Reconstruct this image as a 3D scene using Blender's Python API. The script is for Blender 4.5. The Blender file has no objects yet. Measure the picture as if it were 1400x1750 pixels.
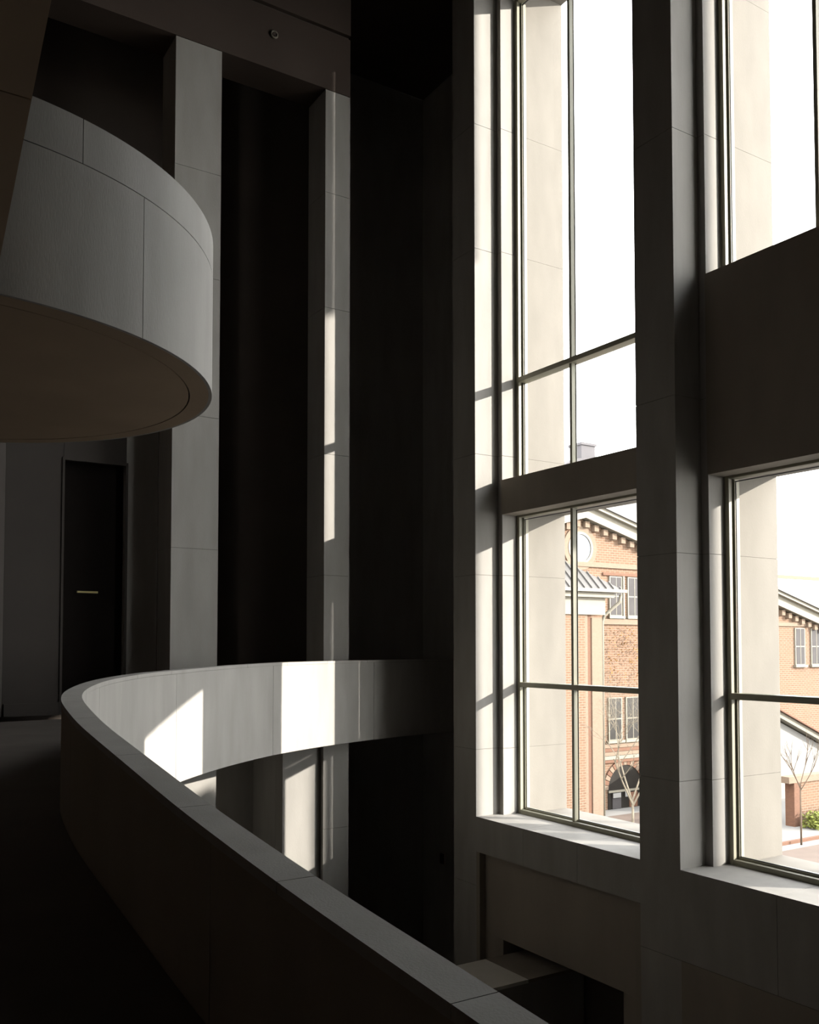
import bpy, bmesh, math, random
from mathutils import Vector, Matrix
random.seed(7)
sc = bpy.context.scene
COL = sc.collection
R = math.radians

# ------------------------------------------------------------------ camera
cd = bpy.data.cameras.new('camera'); cam = bpy.data.objects.new('camera', cd); COL.objects.link(cam)
cam.location = (0, 0, 0)
cam.rotation_euler = (R(90 + 2.26), 0, R(-32.3))
cd.sensor_fit = 'VERTICAL'; cd.sensor_height = 24.0; cd.sensor_width = 24.0
cd.lens = 1581.0 / 1750.0 * 24.0
cd.shift_y = (1041.6 - 875.0) / 1750.0
cd.clip_start = 0.05; cd.clip_end = 500
sc.camera = cam

# ------------------------------------------------------------------ sky, sun, exposure
SUN_M, SUN_S = 0.87, 0.42            # per metre into the room: drift along the wall, drop
world = bpy.data.worlds.new('sky'); sc.world = world; world.use_nodes = True
nt = world.node_tree; nt.nodes.clear()
wo = nt.nodes.new('ShaderNodeOutputWorld'); bg = nt.nodes.new('ShaderNodeBackground')
tc = nt.nodes.new('ShaderNodeTexCoord'); sep = nt.nodes.new('ShaderNodeSeparateXYZ'); cr = nt.nodes.new('ShaderNodeValToRGB')
cr.color_ramp.elements[0].position = 0.0; cr.color_ramp.elements[0].color = (0.99, 0.97, 0.94, 1)
cr.color_ramp.elements[1].position = 0.75; cr.color_ramp.elements[1].color = (0.92, 0.93, 0.96, 1)
nt.links.new(tc.outputs['Generated'], sep.inputs[0]); nt.links.new(sep.outputs['Z'], cr.inputs[0])
nt.links.new(cr.outputs[0], bg.inputs['Color']); bg.inputs['Strength'].default_value = 4.0
nt.links.new(bg.outputs[0], wo.inputs['Surface'])
sd = bpy.data.lights.new('sun', 'SUN'); sd.energy = 6.0; sd.angle = R(0.4); sd.color = (1.0, 0.925, 0.835)
sun = bpy.data.objects.new('sun', sd); COL.objects.link(sun)
sun.location = (30, -15, 20)
sun.rotation_euler = Vector((-1, SUN_M, -SUN_S)).to_track_quat('-Z', 'Y').to_euler()
sc.view_settings.view_transform = 'Standard'; sc.view_settings.look = 'None'
sc.view_settings.exposure = 1.2; sc.view_settings.gamma = 1.0
try: sc.view_settings.use_curve_mapping = False
except Exception: pass

# ------------------------------------------------------------------ materials
def mat(name, col, rough=0.8, var=0.12, scale=3.0, stretch=(1, 1, 1), bump=0.0, metal=0.0, col2=None, spec=0.3):
    m = bpy.data.materials.new(name); m.use_nodes = True
    t = m.node_tree; b = t.nodes['Principled BSDF']
    b.inputs['Roughness'].default_value = rough; b.inputs['Metallic'].default_value = metal
    b.inputs['Specular IOR Level'].default_value = spec
    c = t.nodes.new('ShaderNodeTexCoord'); mp = t.nodes.new('ShaderNodeMapping'); mp.inputs['Scale'].default_value = stretch
    n = t.nodes.new('ShaderNodeTexNoise'); n.inputs['Scale'].default_value = scale; n.inputs['Detail'].default_value = 6
    r = t.nodes.new('ShaderNodeValToRGB')
    lo = tuple(x * (1 - var) for x in col); hi = tuple(min(1, x * (1 + var)) for x in (col2 or col))
    r.color_ramp.elements[0].position = 0.3; r.color_ramp.elements[0].color = (*lo, 1)
    r.color_ramp.elements[1].position = 0.7; r.color_ramp.elements[1].color = (*hi, 1)
    L = t.links.new
    L(c.outputs['Object'], mp.inputs[0]); L(mp.outputs[0], n.inputs['Vector']); L(n.outputs['Fac'], r.inputs[0]); L(r.outputs[0], b.inputs['Base Color'])
    if bump:
        n2 = t.nodes.new('ShaderNodeTexNoise'); n2.inputs['Scale'].default_value = 60; n2.inputs['Detail'].default_value = 4
        L(mp.outputs[0], n2.inputs['Vector'])
        bp = t.nodes.new('ShaderNodeBump'); bp.inputs['Strength'].default_value = bump; bp.inputs['Distance'].default_value = 0.01
        L(n2.outputs['Fac'], bp.inputs['Height']); L(bp.outputs[0], b.inputs['Normal'])
    return m

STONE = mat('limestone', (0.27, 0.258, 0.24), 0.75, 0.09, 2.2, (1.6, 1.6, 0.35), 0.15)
OUTER = mat('toned_down_outer_limestone', (0.150, 0.138, 0.120), 0.85, 0.07, 2.0, (1.4, 1.4, 0.5), 0.15)  # limestone darkened in colour to offset strong skylight on the outer reveals
CAPM = mat('lit_cap_stone', (0.58, 0.56, 0.52), 0.75, 0.05, 2.0)  # lit part of the low wall's cap, light put into the colour
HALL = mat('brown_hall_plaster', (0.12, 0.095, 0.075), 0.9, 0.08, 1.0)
BEAMM = mat('shade_toned_beam_plaster', (0.055, 0.040, 0.032), 0.85, 0.08, 1.0)  # shade high on the colonnade put into the beam colour
DOORW = mat('shade_toned_plaster', (0.040, 0.034, 0.030), 0.85, 0.08, 1.2)  # the door wall's shade put into the plaster colour
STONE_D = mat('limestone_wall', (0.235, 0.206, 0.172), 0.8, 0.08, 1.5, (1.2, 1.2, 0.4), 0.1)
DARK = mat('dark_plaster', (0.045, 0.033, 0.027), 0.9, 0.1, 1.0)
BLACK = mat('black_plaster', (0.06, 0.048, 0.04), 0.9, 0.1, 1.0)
JOINT = mat('joint_mortar', (0.10, 0.09, 0.08), 0.95, 0.05)
FLOORM = mat('ramp_floor_stone', (0.07, 0.06, 0.052), 0.7, 0.15, 2.0, (1, 1, 1), 0.1)
SOFF = mat('soffit_plaster', (0.30, 0.22, 0.15), 0.85, 0.08, 1.2)
FRAME = mat('painted_window_metal', (0.26, 0.25, 0.19), 0.45, 0.04, 4)
BRONZE = mat('dark_bronze_door', (0.012, 0.010, 0.009), 0.9, 0.1, 2, spec=0.02)
BRASS = mat('brass', (0.75, 0.68, 0.32), 0.3, 0.05, 4, metal=0.6)
GASKET = mat('black_gasket', (0.04, 0.04, 0.045), 0.6, 0.05)
PLAZA = mat('plaza_concrete', (0.15, 0.145, 0.136), 0.9, 0.05, 0.6)
PAVE = mat('brown_paving', (0.089, 0.067, 0.054), 0.9, 0.1, 0.9)
CREAM = mat('cream_painted_wood', (0.153, 0.139, 0.109), 0.6, 0.05, 2)
WHITE = mat('white_stucco', (0.178, 0.173, 0.163), 0.8, 0.03, 1)
ROOFM = mat('grey_metal_roof', (0.082, 0.077, 0.072), 0.5, 0.08, 1.5)
PALEBR = mat('pale_brick_band', (0.144, 0.104, 0.074), 0.85, 0.10, 6, (1, 1, 4))
REDBR = mat('red_brick_trim', (0.104, 0.052, 0.032), 0.85, 0.12, 6, (1, 1, 4))
WGLASS = mat('dull_window_glass', (0.052, 0.048, 0.048), 0.5, 0.12, 1.2, spec=0.05)
SHADE = mat('dark_glass', (0.015, 0.013, 0.011), 0.3, 0.2, 2)
PALEGL = mat('pale_sky_glass', (0.153, 0.163, 0.178), 0.2, 0.04, 1)
BARK = mat('pale_bark', (0.136, 0.114, 0.084), 0.9, 0.15, 5)
BARKB = mat('brown_bark', (0.084, 0.059, 0.040), 0.9, 0.15, 5)
HEDGEM = mat('hedge_green', (0.094, 0.104, 0.018), 0.9, 0.3, 5)
ORANGE = mat('orange_leaves', (0.153, 0.082, 0.025), 0.9, 0.25, 4)
BACKBLD = mat('grey_slate', (0.066, 0.062, 0.066), 0.8, 0.05, 1)

def brick_mat():
    m = bpy.data.materials.new('orange_brick'); m.use_nodes = True
    t = m.node_tree; b = t.nodes['Principled BSDF']; b.inputs['Roughness'].default_value = 0.9; b.inputs['Specular IOR Level'].default_value = 0.2
    c = t.nodes.new('ShaderNodeTexCoord'); mp = t.nodes.new('ShaderNodeMapping'); mp.inputs['Rotation'].default_value = (R(90), 0, 0)
    br = t.nodes.new('ShaderNodeTexBrick'); br.inputs['Scale'].default_value = 1.0
    br.inputs['Brick Width'].default_value = 0.40; br.inputs['Row Height'].default_value = 0.14; br.inputs['Mortar Size'].default_value = 0.018
    br.inputs['Color1'].default_value = (0.124, 0.072, 0.047, 1); br.inputs['Color2'].default_value = (0.089, 0.047, 0.030, 1); br.inputs['Mortar'].default_value = (0.200, 0.165, 0.130, 1)
    n = t.nodes.new('ShaderNodeTexNoise'); n.inputs['Scale'].default_value = 1.3; n.inputs['Detail'].default_value = 5
    mx = t.nodes.new('ShaderNodeMixRGB'); mx.blend_type = 'MIX'; mx.inputs[2].default_value = (0.144, 0.089, 0.057, 1)
    L = t.links.new
    L(c.outputs['Object'], mp.inputs[0]); L(mp.outputs[0], br.inputs['Vector']); L(c.outputs['Object'], n.inputs['Vector'])
    L(n.outputs['Fac'], mx.inputs[0]); L(br.outputs['Color'], mx.inputs[1]); L(mx.outputs[0], b.inputs['Base Color'])
    return m
BRICK = brick_mat()

def glass_mat():
    m = bpy.data.materials.new('clear_glazing'); m.use_nodes = True
    t = m.node_tree; t.nodes.clear()
    o = t.nodes.new('ShaderNodeOutputMaterial'); mx = t.nodes.new('ShaderNodeMixShader')
    tr = t.nodes.new('ShaderNodeBsdfTransparent'); gl = t.nodes.new('ShaderNodeBsdfGlossy'); gl.inputs['Roughness'].default_value = 0.02
    tr.inputs['Color'].default_value = (0.97, 0.985, 0.975, 1)
    fr = t.nodes.new('ShaderNodeFresnel'); fr.inputs['IOR'].default_value = 1.12
    L = t.links.new
    L(fr.outputs[0], mx.inputs[0]); L(tr.outputs[0], mx.inputs[1]); L(gl.outputs[0], mx.inputs[2]); L(mx.outputs[0], o.inputs['Surface'])
    return m
GLASS = glass_mat()

# ------------------------------------------------------------------ mesh helpers
def link(name, me, m=None, parent=None):
    o = bpy.data.objects.new(name, me); COL.objects.link(o)
    if m is not None and me is not None and not me.materials: me.materials.append(m)
    if parent is not None: o.parent = parent
    return o
def mesh(V, F, smooth=False):
    me = bpy.data.meshes.new('m'); me.from_pydata([tuple(v) for v in V], [], F); me.update()
    bm = bmesh.new(); bm.from_mesh(me); bmesh.ops.recalc_face_normals(bm, faces=bm.faces)
    for f in bm.faces: f.smooth = smooth
    bm.to_mesh(me); bm.free(); return me
def box_vf(x0, x1, y0, y1, z0, z1):
    V = [(x, y, z) for z in (z0, z1) for y in (y0, y1) for x in (x0, x1)]
    return V, [(0, 2, 3, 1), (4, 5, 7, 6), (0, 1, 5, 4), (2, 6, 7, 3), (0, 4, 6, 2), (1, 3, 7, 5)]
def box(name, x0, x1, y0, y1, z0, z1, m, parent=None, bev=0.0):
    V, F = box_vf(x0, x1, y0, y1, z0, z1); me = mesh(V, F)
    if bev:
        bm = bmesh.new(); bm.from_mesh(me); bmesh.ops.bevel(bm, geom=list(bm.edges), offset=bev, segments=1, affect='EDGES', profile=0.5); bm.to_mesh(me); bm.free()
    return link(name, me, m, parent)
def boxes(name, L, m, parent=None):
    V, F = [], []
    for b in L:
        v, f = box_vf(*b); k = len(V); V += v; F += [tuple(i + k for i in q) for q in f]
    return link(name, mesh(V, F), m, parent)
def prism_z(name, poly, z0, z1, m, parent=None):
    n = len(poly); V = [(x, y, z0) for x, y in poly] + [(x, y, z1) for x, y in poly]
    F = [tuple(range(n))[::-1], tuple(range(n, 2 * n))] + [(i, (i + 1) % n, n + (i + 1) % n, n + i) for i in range(n)]
    return link(name, mesh(V, F), m, parent)
def prism_y(name, poly, y0, y1, m, parent=None):            # poly in (x, z)
    n = len(poly); V = [(x, y0, z) for x, z in poly] + [(x, y1, z) for x, z in poly]
    F = [tuple(range(n)), tuple(range(n, 2 * n))[::-1]] + [(i, n + i, n + (i + 1) % n, (i + 1) % n) for i in range(n)]
    return link(name, mesh(V, F), m, parent)
def prism_x(name, poly, x0, x1, m, parent=None):            # poly in (y, z)
    n = len(poly); V = [(x0, y, z) for y, z in poly] + [(x1, y, z) for y, z in poly]
    F = [tuple(range(n)), tuple(range(n, 2 * n))[::-1]] + [(i, (i + 1) % n, n + (i + 1) % n, n + i) for i in range(n)]
    return link(name, mesh(V, F), m, parent)
def loft(name, secs, m, parent=None, smooth=True, closed=False):
    """secs: list of equal-length cross sections (closed loops of 3-D points)."""
    k = len(secs[0]); V = [p for s in secs for p in s]; F = []
    N = len(secs)
    for i in range(N if closed else N - 1):
        a, b = i * k, ((i + 1) % N) * k
        for j in range(k): F.append((a + j, a + (j + 1) % k, b + (j + 1) % k, b + j))
    if not closed: F += [tuple(range(k))[::-1], tuple(range((N - 1) * k, N * k))]
    me = mesh(V, F)
    if smooth:
        for p in me.polygons: p.use_smooth = len(p.vertices) == 4
        try: me.set_sharp_from_angle(angle=R(35))
        except Exception: pass
    return link(name, me, m, parent)
def tag(o, label=None, cat=None, group=None, kind=None):
    if label: o['label'] = label
    if cat: o['category'] = cat
    if group: o['group'] = group
    if kind: o['kind'] = kind
    return o
def empty(name, loc=(0, 0, 0), **k):
    o = bpy.data.objects.new(name, None); COL.objects.link(o); o.empty_display_size = 0.3
    return tag(o, **k)
def S(o, label, cat): return tag(o, label, cat, kind='structure')

# ------------------------------------------------------------------ key dimensions (metres, eye at the origin)
FLOOR_Z = -9.6
JZ = [-9.6, -6.2, -4.3, -1.87, 1.30, 3.52, 7.35, 9.7, 12.95]      # stone joints up the window wall
W1L, W1R, W2L, W2R = 13.568, 9.602, 8.858, 4.30
STEP = 0.125
COLY0, COLY1 = 15.30, 16.02
g = 0.0035                                                          # half a joint

# ------------------------------------------------------------------ WINDOW WALL
wall = empty('wall_right'); S(wall, 'tall limestone window wall of piers, spandrels and deep stone reveals', 'wall')
XG = 11.04
def clip(poly, keep_low):
    out = []
    for (a, b) in zip(poly, poly[1:] + poly[:1]):
        ia, ib = (a[0] <= XG) == keep_low, (b[0] <= XG) == keep_low
        if ia: out.append(a)
        if ia != ib:
            f = (XG - a[0]) / (b[0] - a[0]); out.append((XG, a[1] + (b[1] - a[1]) * f))
    return out
def pier(poly, z0=FLOOR_Z, z1=12.95, m=STONE):
    cx = sum(p[0] for p in poly) / len(poly); cy = sum(p[1] for p in poly) / len(poly)
    core = [(cx + (x - cx) * 0.985 , cy + (y - cy) * 0.96) for x, y in poly]
    prism_z('pier_core', core, z0, z1, JOINT, wall)
    zs = [z0] + [z for z in JZ if z0 + 0.05 < z < z1 - 0.05] + [z1]
    for a, b in zip(zs, zs[1:]):
        prism_z('stone_block', clip(poly, True), a + g, b - g, m, wall)
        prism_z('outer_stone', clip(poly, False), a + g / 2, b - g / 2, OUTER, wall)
# pier left of the first window (its far side closes the recess beyond)
pier([(10, W1L), (10.525, W1L), (10.525, W1L - STEP), (12.05, W1L - STEP), (12.05, 14.27), (10, 14.27)])
# pier between the windows, outer face splayed on the far side
pier([(10, W2L), (10.525, W2L), (10.525, W2L - STEP), (12.05, W2L - STEP), (12.05, 9.06), (11.12, 9.73), (10.525, 9.73), (10.525, W1R), (10, W1R)])
# pier right of the second window
pier([(10, 3.3), (12.05, 3.3), (12.05, 3.6), (11.12, W2R + .12), (10.525, W2R + .12), (10.525, W2R), (10, W2R)])
def sill(y0, y1, zb):
    n = 3
    for i in range(n):
        a = y0 + (y1 - y0) * i / n; b = y0 + (y1 - y0) * (i + 1) / n
        box('sill_stone', 10.0, XG, a + g * (i > 0), b - g * (i < n - 1), zb, -3.072, STONE, wall)
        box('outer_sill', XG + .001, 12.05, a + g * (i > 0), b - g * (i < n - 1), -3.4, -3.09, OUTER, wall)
sill(W1R, W1L, -3.70 + g); sill(W2R, W2L, -4.3 + g)
def lintels(y0, y1, top_lo, ztop_out=2.52, zh=12.3):
    """inner spandrel at the step plane, outer lintel in the outer reveal, and the heads above."""
    a, b = y0 + .12, y1 - STEP
    box('spandrel', 10.50, 10.84, y0 + .002, y1 - STEP - .001, 2.42, top_lo, STONE_D, wall)
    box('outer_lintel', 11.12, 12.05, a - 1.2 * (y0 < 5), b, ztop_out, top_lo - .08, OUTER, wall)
    box('spandrel_core', 10.84, 11.12, a, b, 2.55, top_lo - .06, STONE, wall)
    box('head_stone', 10.0, 10.84, y0, y1, zh, 12.95, STONE, wall)
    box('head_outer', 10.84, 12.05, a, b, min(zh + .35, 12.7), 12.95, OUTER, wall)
lintels(W1R, W1L, 3.06); lintels(W2R, W2L, 5.30, 2.54, 11.0)
# wall below the sills: frame, inset panel and the low opening
def strip_y(y0, y1, z0, z1, x0=10.0, x1=10.6, m=STONE_D, n='wall_stone'): return box(n, x0, x1, y0, y1, z0, z1, m, wall)
strip_y(9.602, 9.71 - g, -9.6, -3.70 - g); strip_y(13.465 + g, W1L, -9.6, -3.70 - g)
for (a, b, c, d) in [(12.96, 13.465, -9.6, -5.13), (9.71, 10.08, -9.6, -5.13)]: strip_y(a, b, c, d, 10.13, 10.6)
strip_y(9.71, 13.465, -5.13 + g, -3.70 - g, 10.13, 10.6, STONE_D, 'inset_panel')
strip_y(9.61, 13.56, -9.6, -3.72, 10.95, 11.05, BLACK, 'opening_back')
for a, b in [(-9.6, -6.2), (-6.2, -4.3)]: strip_y(W2R, W2L, a + g, b - g)

def window(name, y0, y1, z0, z1, mull, trans, label):
    """y0/y1/z0/z1: clear opening at the frame; bars project into the room."""
    w = empty(name); S(w, label, 'window')
    x0, x1, fw = 10.86, 11.02, 0.075
    fr = empty('frame'); fr.parent = w
    def bar(n, a, b, c, d, xa=x0, xb=x1): return box(n, xa, xb, a, b, c, d, FRAME, fr, 0.006)
    bar('jamb_bar', y1 - fw, y1, z0, z1); bar('jamb_bar', y0, y0 + fw, z0, z1)
    bar('head_bar', y0 + fw, y1 - fw, z1 - fw, z1); bar('sill_bar', y0 + fw, y1 - fw, z0, z0 + fw)
    bar('inner_stop', y1 - fw - .03, y1 - fw, z0 + fw, z1 - fw, 10.95, 11.06); bar('inner_stop', y0 + fw, y1 - fw - .03, z0 + fw, z0 + fw + .03, 10.95, 11.06)
    ys = [y0 + fw] + ([] if mull is None else [mull]) + [y1 - fw]
    zs = [z0 + fw] + list(trans) + [z1 - fw]
    if mull is not None: bar('mullion', mull - .03, mull + .03, z0 + fw, z1 - fw, x0 + .02, x1 - .02)
    for t in trans: bar('transom', y0 + fw, y1 - fw, t - .045, t + .045, x0 - .02, x1 + .03)
    for i in range(len(ys) - 1):
        for j in range(len(zs) - 1):
            a, b, c, d = ys[i] + .03, ys[i + 1] - .03, zs[j] + .04, zs[j + 1] - .04
            boxes('gasket', [(10.965, 10.99, b, b + .012, c, d), (10.965, 10.99, a - .012, a, c, d), (10.965, 10.99, a, b, c - .012, c), (10.965, 10.99, a, b, d, d + .012)], GASKET, w)
            link('pane', mesh([(10.975, a, c), (10.975, b, c), (10.975, b, d), (10.975, a, d)], [(0, 1, 2, 3)]), GLASS, w)
    return w
window('window_1', 9.73, W1L - STEP, 3.0, 12.3, 11.97, [4.965], 'tall upper window with a cross of cream metal bars, left bay')
window('window_2', 9.73, W1L - STEP, -3.075, 2.46, 11.97, [-0.71], 'lower four-pane window with sunlit stone sill, left bay')
window('window_3', W2R + .12, W2L - STEP, 5.24, 11.0, 7.21, [], 'upper window above the deep dark spandrel, right bay')
window('window_4', W2R + .12, W2L - STEP, -3.075, 2.46, 7.10, [-0.71], 'lower window cut by the right edge, beside the grey jamb')

# window wall going on, unbroken, beside the viewer
box('stone_block', 10, 12.05, -6.5, 3.295, FLOOR_Z, 12.95, STONE_D, wall)

# portico added outside, out of view to the right, to shape the sun
QX = 28.0
def qy(q, x): return q - SUN_M * x
po = empty('sunblockers'); tag(po, 'stone portico added unseen outside, right of the windows, to block sun', 'sunblockers')
def fin(n, qa, qb, z0, z1, x=QX, t=.35):
    dz = SUN_S * (QX - 16.0); z0 = z0 if z0 == FLOOR_Z else z0 + dz; z1 += dz
    prism_z(n, [(x, qy(qa, x)), (x, qy(qb, x)), (x + t, qy(qb, x + t)), (x + t, qy(qa, x + t))], z0, z1, STONE, po)
QJ = W1L + 10 * SUN_M
fin('blocker_pier', 16.62, 18.02, FLOOR_Z, 17.4)
fin('blocker_panel', 21.45, QJ - .2, 1.6, 20)
fin('blocker_slab', 19.3, 21.45, 3.95, 20)
fin('blocker_low_wall', 19.9, 20.3, FLOOR_Z, 1.95); fin('blocker_low_wall', 20.3, 20.66, FLOOR_Z, 1.8); fin('blocker_low_wall', 20.78, 21.1, FLOOR_Z, 1.62); fin('blocker_low_wall', 21.1, 21.47, FLOOR_Z, 1.45)
fin('blocker_post', QJ - .22, QJ + .05, FLOOR_Z, 4.7); fin('blocker_post', QJ - .22, QJ + .05, 9.75, 20)
fin('blocker_beam', 18.0, 19.3, 17, 20)

# ------------------------------------------------------------------ SHELL
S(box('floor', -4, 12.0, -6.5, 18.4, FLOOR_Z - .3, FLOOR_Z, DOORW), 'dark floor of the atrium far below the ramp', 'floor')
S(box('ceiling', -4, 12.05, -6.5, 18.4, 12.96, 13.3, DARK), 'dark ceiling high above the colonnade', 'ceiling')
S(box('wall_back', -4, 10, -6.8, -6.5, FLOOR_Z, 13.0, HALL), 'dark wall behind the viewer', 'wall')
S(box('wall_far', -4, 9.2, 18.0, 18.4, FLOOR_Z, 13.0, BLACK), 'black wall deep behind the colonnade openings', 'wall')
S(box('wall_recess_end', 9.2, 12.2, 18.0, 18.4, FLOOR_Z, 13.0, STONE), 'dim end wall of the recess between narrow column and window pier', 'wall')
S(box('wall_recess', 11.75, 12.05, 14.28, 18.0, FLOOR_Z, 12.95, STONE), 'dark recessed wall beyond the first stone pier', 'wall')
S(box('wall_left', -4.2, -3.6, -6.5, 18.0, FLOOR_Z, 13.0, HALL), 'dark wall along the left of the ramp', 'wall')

# door wall under the round balcony
dw = box('wall_door', 4.343, 4.89, 16.0, 16.3, -1.13, 4.6, STONE)  # paler strip: its colour makes up for light lost to the column
S(dw, 'grey stone wall around the tall black doorway', 'wall')
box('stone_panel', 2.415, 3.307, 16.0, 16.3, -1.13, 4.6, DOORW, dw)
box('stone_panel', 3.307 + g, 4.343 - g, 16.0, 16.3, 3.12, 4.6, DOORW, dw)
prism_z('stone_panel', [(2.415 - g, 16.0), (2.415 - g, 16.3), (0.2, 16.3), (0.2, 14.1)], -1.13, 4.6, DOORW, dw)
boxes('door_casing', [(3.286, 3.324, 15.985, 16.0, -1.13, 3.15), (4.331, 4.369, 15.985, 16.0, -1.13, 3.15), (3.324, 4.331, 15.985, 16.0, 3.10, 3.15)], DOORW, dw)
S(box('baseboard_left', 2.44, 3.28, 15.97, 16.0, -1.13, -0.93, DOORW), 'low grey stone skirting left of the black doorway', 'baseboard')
dr = box('door_1', 3.324, 4.331, 16.16, 16.22, -1.13, 3.10, BRONZE); S(dr, 'tall black door in the dim wall under the balcony', 'door')
box('handle', 3.567, 3.913, 16.095, 16.125, 0.892, 0.927, BRASS, dr, 0.005)
boxes('handle_post', [(3.60, 3.615, 16.125, 16.16, 0.895, 0.92), (3.86, 3.875, 16.125, 16.16, 0.895, 0.92)], BRASS, dr)

# ------------------------------------------------------------------ COLONNADE
def column(x0, x1, joints, label):
    c = empty('column'); S(c, label, 'column')
    box('column_core', x0 + .012, x1 - .012, COLY0 + .012, COLY1 - .012, FLOOR_Z, 10.53, JOINT, c)
    zs = [FLOOR_Z] + joints + [10.53]
    for a, b in zip(zs, zs[1:]): box('stone_block', x0, x1, COLY0, COLY1, a + g, b - g, STONE, c)
    return c
column(4.91, 5.739, [-5.6, -3.35, -0.9, 1.665, 3.96, 6.41, 8.28], 'broad pale stone column behind the round balcony')
column(7.797, 8.325, [-5.6, -3.36, -1.0, 1.312, 3.58, 6.35, 8.55], 'narrow pale stone column with a sunlit left edge')
bm_ = box('beam', -3.6, 8.325, COLY0, COLY1, 10.54, 11.66, BEAMM); S(bm_, 'stone beam, shade put into its colour, across the tops of the two columns', 'beam')
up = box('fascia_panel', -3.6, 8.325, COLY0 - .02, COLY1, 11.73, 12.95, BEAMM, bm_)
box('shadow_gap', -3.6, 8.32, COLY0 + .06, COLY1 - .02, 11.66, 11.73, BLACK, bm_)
inf = box('wall_infill', 7.03, 7.79, 15.40, 15.7, FLOOR_Z, -1.12, STONE); S(inf, 'pale stone wall between the columns below the ramp, struck by sun', 'wall')
box('added_niche_back', 5.6, 7.03, 16.75, 16.95, FLOOR_Z, -1.52, STONE, inf); box('added_niche_side', 7.031, 7.2, 15.71, 16.75, FLOOR_Z, -1.52, STONE, inf); box('added_niche_side', 5.6, 5.735, 16.03, 16.75, FLOOR_Z, -1.52, STONE, inf)  # niche added to keep the sun off this stretch of lower wall
S(box('wall_lower', -3.6, 4.90, 15.75, 16.0, FLOOR_Z, -1.8, STONE_D), 'grey stone wall below the landing', 'wall')
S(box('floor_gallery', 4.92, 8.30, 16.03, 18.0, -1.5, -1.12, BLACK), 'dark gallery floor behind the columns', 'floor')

# small ring detector on the beam, small framed plate on the recess wall
bm = bmesh.new()
def torus(cx, cy, cz, r, t, axis, n=24, k=8):
    V, F = [], []
    for i in range(n):
        a = 2 * math.pi * i / n
        for j in range(k):
            b = 2 * math.pi * j / k; rr = r + t * math.cos(b)
            u, v, w = rr * math.cos(a), rr * math.sin(a), t * math.sin(b)
            V.append((cx + u, cy + w, cz + v) if axis == 'y' else (cx + w, cy + u, cz + v))
    for i in range(n):
        for j in range(k): F.append((i * k + j, i * k + (j + 1) % k, ((i + 1) % n) * k + (j + 1) % k, ((i + 1) % n) * k + j))
    return mesh(V, F, True)
sdt = link('smoke_detector', torus(6.73, COLY0 - .02, 11.19, .06, .02, 'y'), CREAM); tag(sdt, 'small round detector ring on the dark beam', 'detector')
box('sensor_cap', 6.70, 6.76, COLY0 - .03, COLY0, 11.16, 11.22, DARK, sdt)
pl = box('wall_plate', 11.72, 11.75, 17.07, 17.27, -4.86, -4.58, STONE_D); tag(pl, 'small upright plate low on the dark recessed wall', 'wall plate')
box('cover', 11.70, 11.72, 17.10, 17.24, -4.83, -4.61, DARK, pl)

# ------------------------------------------------------------------ RAMP, its curved parapet and coping
XC, YC, AX, BY = 13.0, 6.2, 11.38, 9.6
PW, PH = 0.155, 1.49
raw = []
y = -4.0
while y < YC: raw.append((XC - AX, y)); y += 0.05
th = 0.0
while True:
    x_, y_ = XC - AX * math.cos(th), YC + BY * math.sin(th)
    if x_ > 11.74: break
    raw.append((x_, y_)); th += 0.004
cum = [0.0]
for a, b in zip(raw, raw[1:]): cum.append(cum[-1] + math.hypot(b[0] - a[0], b[1] - a[1]))
TOTAL = cum[-1]
def at(s):
    s = max(0, min(TOTAL, s)); lo, hi = 0, len(cum) - 1
    while hi - lo > 1:
        mid = (lo + hi) // 2
        if cum[mid] <= s: lo = mid
        else: hi = mid
    f = (s - cum[lo]) / max(1e-9, cum[hi] - cum[lo]); a, b = raw[lo], raw[hi]
    tx, ty = b[0] - a[0], b[1] - a[1]; L = math.hypot(tx, ty); tx, ty = tx / L, ty / L
    return Vector((a[0] + (b[0] - a[0]) * f, a[1] + (b[1] - a[1]) * f)), Vector((-ty, tx))    # point, outward normal
def s_of(x=None, y=None):
    for p, c in zip(raw, cum):
        if (y is not None and p[1] >= y) or (x is not None and p[0] >= x): return c
    return TOTAL
ZT = [(s_of(y=-4), -1.40), (s_of(y=0), -1.12), (s_of(y=2.06), -.972), (s_of(y=3.16), -.895), (s_of(y=4.35), -.783), (s_of(y=5.39), -.661), (s_of(y=6.24), -.556),
      (s_of(y=6.74), -.490), (s_of(y=7.27), -.445), (s_of(y=8.1), -.415), (s_of(y=9.1), -.390), (s_of(y=9.82), -.366), (s_of(y=10.7), -.346), (s_of(y=11.4), -.330), (s_of(y=12.1), -.322),
      (s_of(x=4.58), -.306), (s_of(x=6.15), -.272), (s_of(x=8), -.265), (TOTAL + .01, -.263)]
def zlin(s):
    for (a, za), (b, zb) in zip(ZT, ZT[1:]):
        if s <= b: return za + (zb - za) * (s - a) / max(1e-9, b - a)
    return ZT[-1][1]
def ztop(s): return sum(zlin(s + d) for d in (-.4, -.3, -.2, -.1, 0, .1, .2, .3, .4)) / 9
def sec(s, off0, off1, d0, d1):
    """closed section between two offsets from the inner face and two depths below the coping top."""
    p, n = at(s); z = ztop(s)
    a, b = p + n * off0, p + n * off1
    return [(a.x, a.y, z - d0), (b.x, b.y, z - d0), (b.x, b.y, z - d1), (a.x, a.y, z - d1)]
def run(s0, s1, off0, off1, d0, d1, step=0.12):
    n = max(2, int((s1 - s0) / step) + 1)
    return [sec(s0 + (s1 - s0) * i / (n - 1), off0, off1, d0, d1) for i in range(n)]
S0, S1 = s_of(y=-3.9), TOTAL
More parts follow.
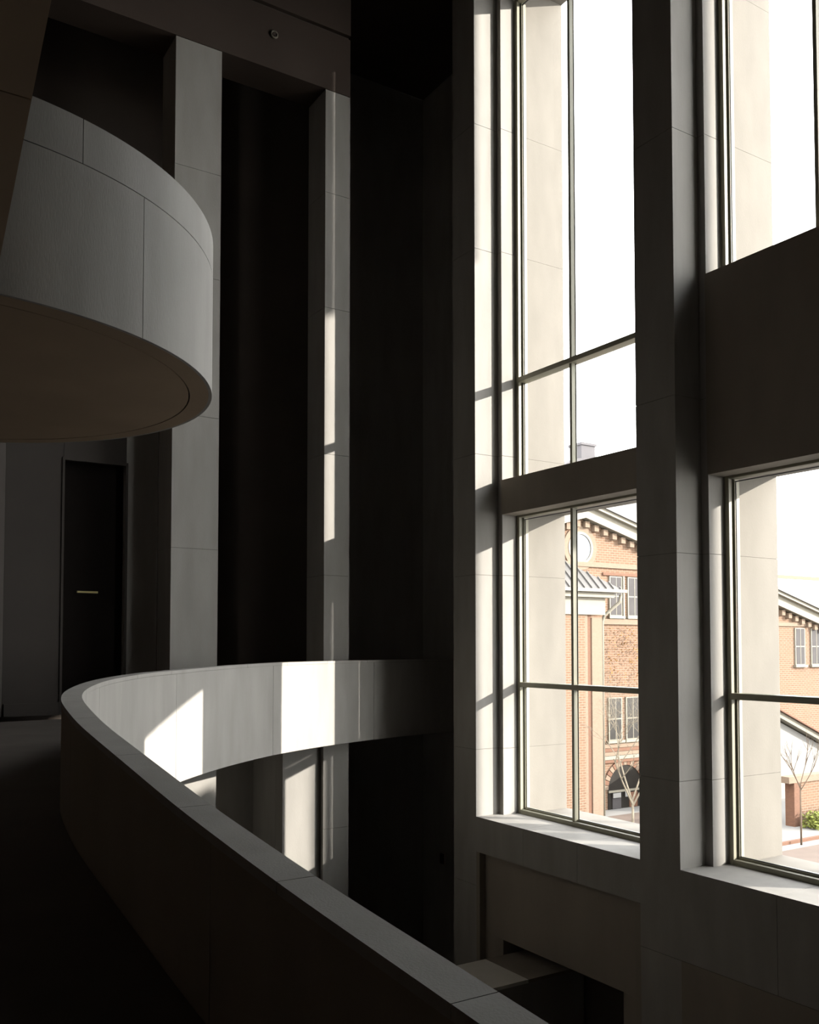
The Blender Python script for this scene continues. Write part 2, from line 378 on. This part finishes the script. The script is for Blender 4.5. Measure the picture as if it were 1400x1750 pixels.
ramp = loft('ramp_parapet', run(S0, S1, .012, PW - .012, .03, PH - .012), JOINT)
tag(ramp, 'curved pale stone parapet of the ramp sweeping round to the window wall', 'parapet')
CT = 0.045
s = s_of(y=2.06) - 1.15 * 5
while s < S1 - .05:
    e = min(S1, s + 1.15)
    loft('coping_stone', run(max(S0, s) + .0022, e - .0022, -.004, PW + .004, 0, CT), STONE, ramp); s = e
s = s_of(x=3.95) - 2.885 * 6
while s < S1 - .05:
    e = min(S1, s + 2.885)
    if e > S0 + .1:
        loft('inner_panel', run(max(S0, s) + g, e - g, 0, .02, CT + .003, PH), STONE, ramp)
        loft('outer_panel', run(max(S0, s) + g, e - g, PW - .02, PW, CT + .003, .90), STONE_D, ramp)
    s = e
def reach(s):
    p, n = at(s); lim = 5.0
    if n.y > 0.02:
        ymax = 15.96 if p.x < 3.0 else (15.96 + (15.25 - 15.96) * min(1, (p.x - 3.0) / 1.6))
        lim = min(lim, max(.17, (ymax - p.y) / n.y))
    if n.x < -.02: lim = min(lim, (p.x + 3.55) / -n.x)
    return lim
N = 150; secs = []
for i in range(N + 1):
    s = S0 + (S1 - S0) * i / N; p, n = at(s); z = ztop(s); q = p + n * reach(s); a = p + n * (PW + .004)
    secs.append([(a.x, a.y, z - .85), (q.x, q.y, z - .85), (q.x, q.y, z - PH), (a.x, a.y, z - PH)])
tag(loft('ramp_floor', secs, FLOORM), 'dark stone ramp and landing behind the curved parapet', 'ramp', kind='structure')

# ------------------------------------------------------------------ ROUND BALCONY overhead
BX, BYc, BR, BZ0, BZ1 = 0.606, 9.083, 2.556, 2.33, 3.745
bal = empty('round_balcony'); tag(bal, 'round pale stone balcony drum overhead with a brown soffit', 'balcony')
def ring(name, r0, r1, a0, a1, z0, z1, m, step=2.0, parent=bal):
    n = max(2, int(abs(a1 - a0) / step) + 1); secs = []
    full = abs(a1 - a0) >= 359.9
    for i in range(n - 1 if full else n):
        a = R(a0 + (a1 - a0) * i / (n - 1)); c, s_ = math.cos(a), math.sin(a)
        secs.append([(BX + r0 * c, BYc + r0 * s_, z0), (BX + r1 * c, BYc + r1 * s_, z0), (BX + r1 * c, BYc + r1 * s_, z1), (BX + r0 * c, BYc + r0 * s_, z1)])
    return loft(name, secs, m, parent, closed=full)
ring('drum_core', BR - .2, BR - .014, 0, 360, BZ0 + .012, BZ1 - .02, JOINT)
ga = math.degrees(g / BR)
ZB = 3.42
LOWJ = [-126.7, -57.2, -25.5, 24, 90, 160]
UPJ = [-112, -70, -20, 40, 100, 170]
for J, za, zb in ((LOWJ, BZ0, ZB - g), (UPJ, ZB + g, BZ1)):
    for i, a in enumerate(J):
        b = J[(i + 1) % len(J)]
        if b < a: b += 360
        ring('drum_panel', BR - .03, BR, a + ga, b - ga, za, zb, STONE)
ring('soffit_ring', BR - .20, BR - .031, 0, 360, BZ0 - .001, BZ0 + .05, SOFF)
def disc(name, r, z0, z1, m, parent=bal, n=96):
    return prism_z(name, [(BX + r * math.cos(2 * math.pi * i / n), BYc + r * math.sin(2 * math.pi * i / n)) for i in range(n)], z0, z1, m, parent)
disc('soffit_disc', BR - .212, BZ0, BZ0 + .3, SOFF)
# walkway slab overhead that runs to the drum
wk = empty('overhead_walkway'); tag(wk, 'dark underside of the walkway overhead, cutting the upper left corner', 'walkway')
def edge(y): return 0.644 + (y - 3.438) * 0.0795
prism_z('walkway_soffit', [(-3.55, 4.13), (-3.55, 6.5), (-2.2, 6.5), (edge(6.3), 6.3), (edge(4.13), 4.13)], BZ0, BZ0 + .35, SOFF, wk)
prism_z('walkway_soffit', [(-3.55, -5.0), (-3.55, 4.12), (edge(4.12), 4.12), (edge(-5.0), -5.0)], BZ0, BZ0 + .35, SOFF, wk)
prism_z('walkway_parapet', [(edge(-5) - .16, -5.0), (edge(6.2) - .16, 6.2), (edge(6.2), 6.2), (edge(-5), -5.0)], BZ0 + .35, BZ1, STONE_D, wk)

# low wall that runs into the opening under the window
lw = box('low_wall', 7.6, 10.9, 11.76, 12.83, FLOOR_Z, -5.41, STONE); tag(lw, 'low stone wall end with a cap coloured lit and shaded, running into the dark wall opening', 'wall end')
box('cap_stone', 7.58, 9.67, 11.72, 12.87, -5.405, -5.35, CAPM, lw); box('cap_stone', 9.68, 10.9, 11.72, 12.87, -5.405, -5.35, STONE_D, lw)  # shadow line put into colour: lit part pale, part at the opening darker

# ------------------------------------------------------------------ OUTSIDE
S(box('ground', 12.1, 140, -60, 140, FLOOR_Z - .4, FLOOR_Z, PLAZA), 'bright pale plaza outside the windows', 'ground')
Yf = 40.0
def rake(x): return 8.35 - abs(x - 37.0) * 0.266           # top of the roof edge
bld = empty('brick_building'); tag(bld, 'orange brick gabled building across the plaza, seen through the windows', 'building')
def gable_wall():
    me_holes = []
    poly = [(16, FLOOR_Z), (64, FLOOR_Z), (64, rake(64) - .75), (37, rake(37) - .75), (16, rake(16) - .75)]
    return prism_y('brick_wall', poly, Yf, Yf + .6, BRICK, bld)
gable_wall()
prism_y('gable_body', [(16, FLOOR_Z), (64, FLOOR_Z), (64, rake(64) - .8), (37, rake(37) - .8), (16, rake(16) - .8)], Yf + .6, Yf + 14, REDBR, bld)
for sx in (-1, 1):
    X0, X1 = (37, 66.5) if sx > 0 else (37, 14)
    prism_y('rake_cornice', [(X0, rake(X0) - .30), (X1, rake(X1) - .30), (X1, rake(X1) - .95), (X0, rake(X0) - .95)], Yf - .55, Yf - .02, CREAM, bld)
    prism_y('rake_crown', [(X0, rake(X0) - .08), (X1, rake(X1) - .08), (X1, rake(X1) - .30), (X0, rake(X0) - .30)], Yf - .85, Yf - .02, CREAM, bld)
    prism_y('roof_slope', [(X0, rake(X0) + .10), (X1, rake(X1) + .10), (X1, rake(X1) - .08), (X0, rake(X0) - .08)], Yf - 1.0, Yf + 14, ROOFM, bld)
me = None
for k in range(-3, 38):
    x = 37 + .35 + k * .72
    if x < 34.5 or (42.6 < x < 55) or x > 61: continue
    z = rake(x) - .95 - (.06 if x > 37 else .06)
    v, f = box_vf(-.17, .17, -.3, 0, -.36, 0)
    if me is None: me = mesh(v, f); me.materials.append(PALEBR)
    d = link('dentil', me, None, bld); d.location = (x, Yf, z)
def disc_y(name, cx, cz, r, y0, y1, m, parent, n=32):
    return prism_y(name, [(cx + r * math.cos(2 * math.pi * i / n), cz + r * math.sin(2 * math.pi * i / n)) for i in range(n)], y0, y1, m, parent)
def ring_y(name, cx, cz, r0, r1, y0, y1, m, parent, a0=0, a1=360, n=40):
    secs = []
    full = a1 - a0 >= 360
    for i in range(n if full else n + 1):
        a = R(a0 + (a1 - a0) * i / n); c, s_ = math.cos(a), math.sin(a)
        secs.append([(cx + r0 * c, y0, cz + r0 * s_), (cx + r1 * c, y0, cz + r1 * s_), (cx + r1 * c, y1, cz + r1 * s_), (cx + r0 * c, y1, cz + r0 * s_)])
    return loft(name, secs, m, parent, closed=full)
oc = ring_y('round_window', 37.0, 5.69, .80, .95, Yf - .10, Yf, CREAM, bld)
ring_y('brick_ring', 37.0, 5.69, .95, 1.28, Yf - .07, Yf, PALEBR, bld)
disc_y('pane', 37.0, 5.69, .80, Yf - .05, Yf - .02, PALEGL, oc)
box('string_course', 34, 64, Yf - .12, Yf, 4.62, 4.88, PALEBR, bld)
box('lintel_band', 38.75, 43.5, Yf - .10, Yf, 4.18, 4.34, REDBR, bld)
def sash(x0, x1, z0, z1, glass=WGLASS, fr=CREAM, blind=True):
    w = box('window', x0 - .10, x1 + .10, Yf - .10, Yf - .005, z0 - .06, z1 + .06, fr, bld)
    zm = (z0 + z1) / 2
    box('pane', x0, x1, Yf - .115, Yf - .101, z0, zm - .04, glass, w); box('pane', x0, x1, Yf - .115, Yf - .101, zm + .04, z1, glass, w)
    boxes('glazing_bar', [((x0 + x1) / 2 - .02, (x0 + x1) / 2 + .02, Yf - .125, Yf - .116, z0, z1)], fr, w)
    box('window_sill', x0 - .22, x1 + .22, Yf - .22, Yf - .005, z0 - .22, z0 - .065, CREAM, w)
for x0, x1 in ((39.35, 40.2), (40.85, 41.75)):
    sash(x0, x1, 1.85, 4.08)
box('brick_pier', 40.32, 40.42, Yf - .16, Yf, 1.6, 4.17, CREAM, bld)
box('floor_band', 38.5, 43.5, Yf - .14, Yf, 1.28, 1.60, PALEBR, bld)
for x0, x1 in ((39.2, 40.1), (40.62, 41.55)): sash(x0, x1, -5.5, -3.1, SHADE)
for x in (39.9,): pass
box('lintel_band', 38.72, 43.5, Yf - .08, Yf, -2.72, -2.5, PALEBR, bld)
for i, (za, zb, m_) in enumerate([(-6.0, -5.78, PALEBR), (-6.22, -6.02, REDBR), (-6.45, -6.24, PALEBR), (-6.68, -6.47, CREAM), (-6.86, -6.70, REDBR)]):
    box('band', 38.72, 43.5, Yf - .12 - .01 * i, Yf, za, zb, m_, bld)
# arched entrance
AXc, AZ, AR = 40.42, -8.45, 1.38
ar = prism_y('arched_entrance', [(AXc + AR * math.cos(math.pi * i / 24), AZ + AR * math.sin(math.pi * i / 24)) for i in range(25)] + [(AXc - AR, FLOOR_Z), (AXc + AR, FLOOR_Z)], Yf - .04, Yf - .005, SHADE, bld)
for i in range(17):
    a0 = 180 * i / 17; ring_y('arch_brick', AXc, AZ, AR + .01, AR + .36, Yf - .09, Yf, REDBR if i % 2 else PALEBR, bld, a0 + .7, a0 + 180 / 17 - .7, 2)
box('arch_beam', AXc - AR, AXc + AR, Yf - .12, Yf - .041, -8.62, -8.50, CREAM, ar)
box('sign_board', 39.35, 39.98, Yf - .16, Yf - .10, -8.93, -8.66, WHITE, ar); box('sign_board', 40.35, 40.75, Yf - .16, Yf - .10, -8.93, -8.62, WHITE, ar)
box('door_leaf', 39.35, 40.05, Yf - .10, Yf - .041, -9.58, -8.95, WGLASS, ar); box('door_leaf', 40.75, 41.4, Yf - .10, Yf - .041, -9.58, -8.7, REDBR, ar)
# lower roofed wing
WY = 38.6
box('wing_wall', 24, 36.05, WY, Yf, FLOOR_Z, 1.75, BRICK, bld)
box('pale_pilaster', 36.06, 36.26, WY + .02, Yf, FLOOR_Z, 1.8, PALEBR, bld); box('brick_pilaster', 36.27, 36.58, WY + .08, Yf, FLOOR_Z, 1.8, REDBR, bld)
box('corner_pilaster', 36.59, 37.38, WY + .02, Yf, FLOOR_Z, 1.6, PALEBR, bld)
box('wing_frieze', 24, 37.5, WY - .12, Yf, 1.76, 2.72, CREAM, bld); box('wing_cornice', 24, 37.9, WY - .45, Yf, 2.73, 3.0, CREAM, bld)
box('gutter', 24, 38.62, WY - .75, WY - .55, 3.02, 3.2, CREAM, bld)
ex, ey, ez = 38.55, WY - .6, 3.16
V = [(24, ey, ez), (ex, ey, ez), (ex - 3.6, Yf, ez + 1.95), (24, Yf, ez + 1.95), (ex, Yf, ez), (24, ey, ez - .12), (ex, ey, ez - .12), (ex, Yf, ez - .12), (24, Yf, ez - .12)]
link('wing_roof', mesh(V, [(0, 1, 2, 3), (1, 4, 2), (5, 6, 1, 0), (6, 7, 4, 1), (5, 8, 7, 6), (0, 3, 8, 5), (3, 2, 4, 7, 8)]), ROOFM, bld)
for i in range(14):
    x = ex - .25 - i * .55
    f0 = min(1, (ex - x) / 3.6)
    a = Vector((x, ey, ez + .02)); b = Vector((x, ey + (Yf - ey) * f0, ez + 1.95 * f0 + .02))
    secs = [[(p.x - .035, p.y, p.z), (p.x + .035, p.y, p.z), (p.x + .035, p.y, p.z + .09), (p.x - .035, p.y, p.z + .09)] for p in (a, b)]
    loft('roof_seam', secs, ROOFM, bld, smooth=False)
def tube_mesh(pts, rads, k=6):
    V, F = [], []
    for i, p in enumerate(pts):
        p = Vector(p); d = (Vector(pts[min(i + 1, len(pts) - 1)]) - Vector(pts[max(i - 1, 0)])).normalized()
        u = d.cross(Vector((0.31, 0.9, 0.17))).normalized(); v = d.cross(u)
        for j in range(k):
            a = 2 * math.pi * j / k; V.append(p + (u * math.cos(a) + v * math.sin(a)) * rads[i])
    for i in range(len(pts) - 1):
        for j in range(k): F.append((i * k + j, i * k + (j + 1) % k, (i + 1) * k + (j + 1) % k, (i + 1) * k + j))
    F += [tuple(range(k))[::-1], tuple(range((len(pts) - 1) * k, len(pts) * k))]
    return V, F
v, f = tube_mesh([(38.35, WY - .5, 2.9), (38.35, WY - .4, 2.5), (37.65, WY + .1, 1.75), (37.52, WY + .15, 1.4), (37.52, WY + .15, FLOOR_Z)], [.1] * 5, 8)
link('downspout', mesh(v, f, True), CREAM, bld)
# right half of the gable, seen through the right bay
for x0, x1 in ((56.95, 57.85), (58.75, 59.7), (60.6, 61.5)):
    sash(x0, x1, -1.25, 1.2)
box('string_course', 55, 64, Yf - .10, Yf, 1.36, 1.62, PALEBR, bld)
# white gabled porch, brick garden wall and hedge before it
pc = prism_y('entrance_porch', [(42, FLOOR_Z), (56.4, FLOOR_Z), (56.4, -6.95), (49.2, -4.07), (42, -6.95)], 37.0, Yf - .02, WHITE, bld)
pc['label'] = 'white stucco entrance porch with a low gable'
prism_y('porch_rake', [(49.2, -3.62), (56.9, -6.70), (56.9, -7.06), (49.2, -3.98)], 36.5, 38.0, CREAM, pc); prism_y('porch_roof', [(49.2, -3.52), (57.0, -6.64), (57.0, -6.73), (49.2, -3.61)], 36.3, 39.9, REDBR, pc)
gw = box('garden_wall', 44.15, 56, 31.0, 31.4, FLOOR_Z, -7.3, BRICK); tag(gw, 'low orange brick wall behind the thin sapling', 'garden wall')
box('wall_coping', 43.3, 56, 30.9, 31.5, -7.29, -6.95, PALEBR, gw); box('end_pier', 43.75, 44.3, 30.92, 31.48, FLOOR_Z, -7.3, REDBR, gw)
def leafy(name, x0, x1, y0, y1, z0, z1, n, m, size=.16):
    V, F = [], []
    for i in range(n):
        c = Vector((random.uniform(x0, x1), random.uniform(y0, y1), random.uniform(z0, z1)))
        u = Vector((random.gauss(0, 1), random.gauss(0, 1), random.gauss(0, 1))).normalized(); w = u.orthogonal().normalized() * size * random.uniform(.5, 1); u = u * size * random.uniform(.5, 1)
        k = len(V); V += [c - u, c + w * .6, c + u, c - w * .6]; F.append((k, k + 1, k + 2, k + 3))
    me = bpy.data.meshes.new('m'); me.from_pydata([tuple(q) for q in V], [], F); me.update(); return me
hd = link('hedge', leafy('hedge', 43.8, 54, 29.6, 30.6, FLOOR_Z, -8.75, 2600, HEDGEM), HEDGEM); tag(hd, 'low yellow-green hedge in front of the garden wall', 'hedge', kind='stuff')
S(box('kerb', 38.5, 56, 28.35, 28.55, FLOOR_Z, FLOOR_Z + .14, REDBR), 'brown kerb edging the planting bed', 'kerb')
S(box('path', 36.0, 56, 24.6, 27.6, FLOOR_Z, FLOOR_Z + .012, PAVE), 'brown paved path across the pale plaza', 'path')
S(box('path', 33.0, 46, 36.0, 38.4, FLOOR_Z, FLOOR_Z + .012, PAVE), 'brown paving before the arched entrance', 'path')

def tree(name, base, h, fork, spread, m, label, seed, depth=4, r0=.07, lean=(0, 0)):
    rnd = random.Random(seed); t = empty(name); tag(t, label, 'tree'); V, F = [], []
    def add(pts, rads, k=5):
        v, f = tube_mesh(pts, rads, k); n = len(V); V.extend(v); F.extend([tuple(i + n for i in q) for q in f])
    b = Vector(base); top = b + Vector((lean[0], lean[1], fork))
    v, f = tube_mesh([b, b.lerp(top, .5) + Vector((.03, .02, 0)), top], [r0, r0 * .85, r0 * .7], 7); link('trunk', mesh(v, f, True), m, t)
    def grow(p, d, L, r, k):
        q = p + d * L * .5 + Vector((rnd.uniform(-.05, .05), rnd.uniform(-.05, .05), 0)) * L; e = q + (d + Vector((0, 0, .12))).normalized() * L * .5
        add([p, q, e], [r, r * .8, r * .55], 4 if k < 3 else 5)
        if k == 0: return
        for i in range(3 if k > 1 else 4):
            n = (d + Vector((rnd.gauss(0, spread), rnd.gauss(0, spread), rnd.gauss(.1, spread * .6)))).normalized()
            st = q.lerp(e, rnd.uniform(.1, 1)); grow(st, n, L * rnd.uniform(.55, .8), r * .55, k - 1)
    for i in range(4):
        a = i * 1.7 + rnd.uniform(-.4, .4); grow(top - Vector((0, 0, .1 * i)), Vector((math.cos(a) * .55, math.sin(a) * .55, 1)).normalized(), (h - fork) * .46, r0 * .62, depth)
    link('branches', mesh(V, F), m, t); return t
tree('bare_tree', (34.3, 33.4, FLOOR_Z), 7.6, 1.9, .5, BARK, 'pale bare tree before the arched entrance', 2, 5, .08)
tree('sapling', (40.1, 28.0, FLOOR_Z), 6.0, 2.9, .30, BARKB, 'thin brown sapling standing before the garden wall', 11, 2, .05)
# creeper on the brick between the two floors
iv = link('wall_creeper', leafy('c', 38.9, 43.2, Yf - .34, Yf - .26, -2.3, 1.2, 420, ORANGE, .10), ORANGE); tag(iv, 'sparse orange creeper on the brick between the upper windows', 'creeper', kind='stuff')
# slate roof and chimney of a house further off
fh = empty('slate_house'); tag(fh, 'distant grey slate roof with a square chimney above the spandrel', 'house')
prism_y('slate_roof', [(44.5, 12.2), (50.6, 15.0), (54.0, 15.6), (58, 13.6), (58, 12.2)], 55, 66, BACKBLD, fh)
box('house_wall', 44.8, 57.8, 55.3, 65.7, FLOOR_Z, 12.3, WHITE, fh)
ch = box('chimney', 51.5, 53.0, 55.4, 56.8, 14.6, 16.3, BACKBLD, fh); box('chimney_cap', 51.4, 53.1, 55.3, 56.9, 16.3, 16.5, BACKBLD, ch)
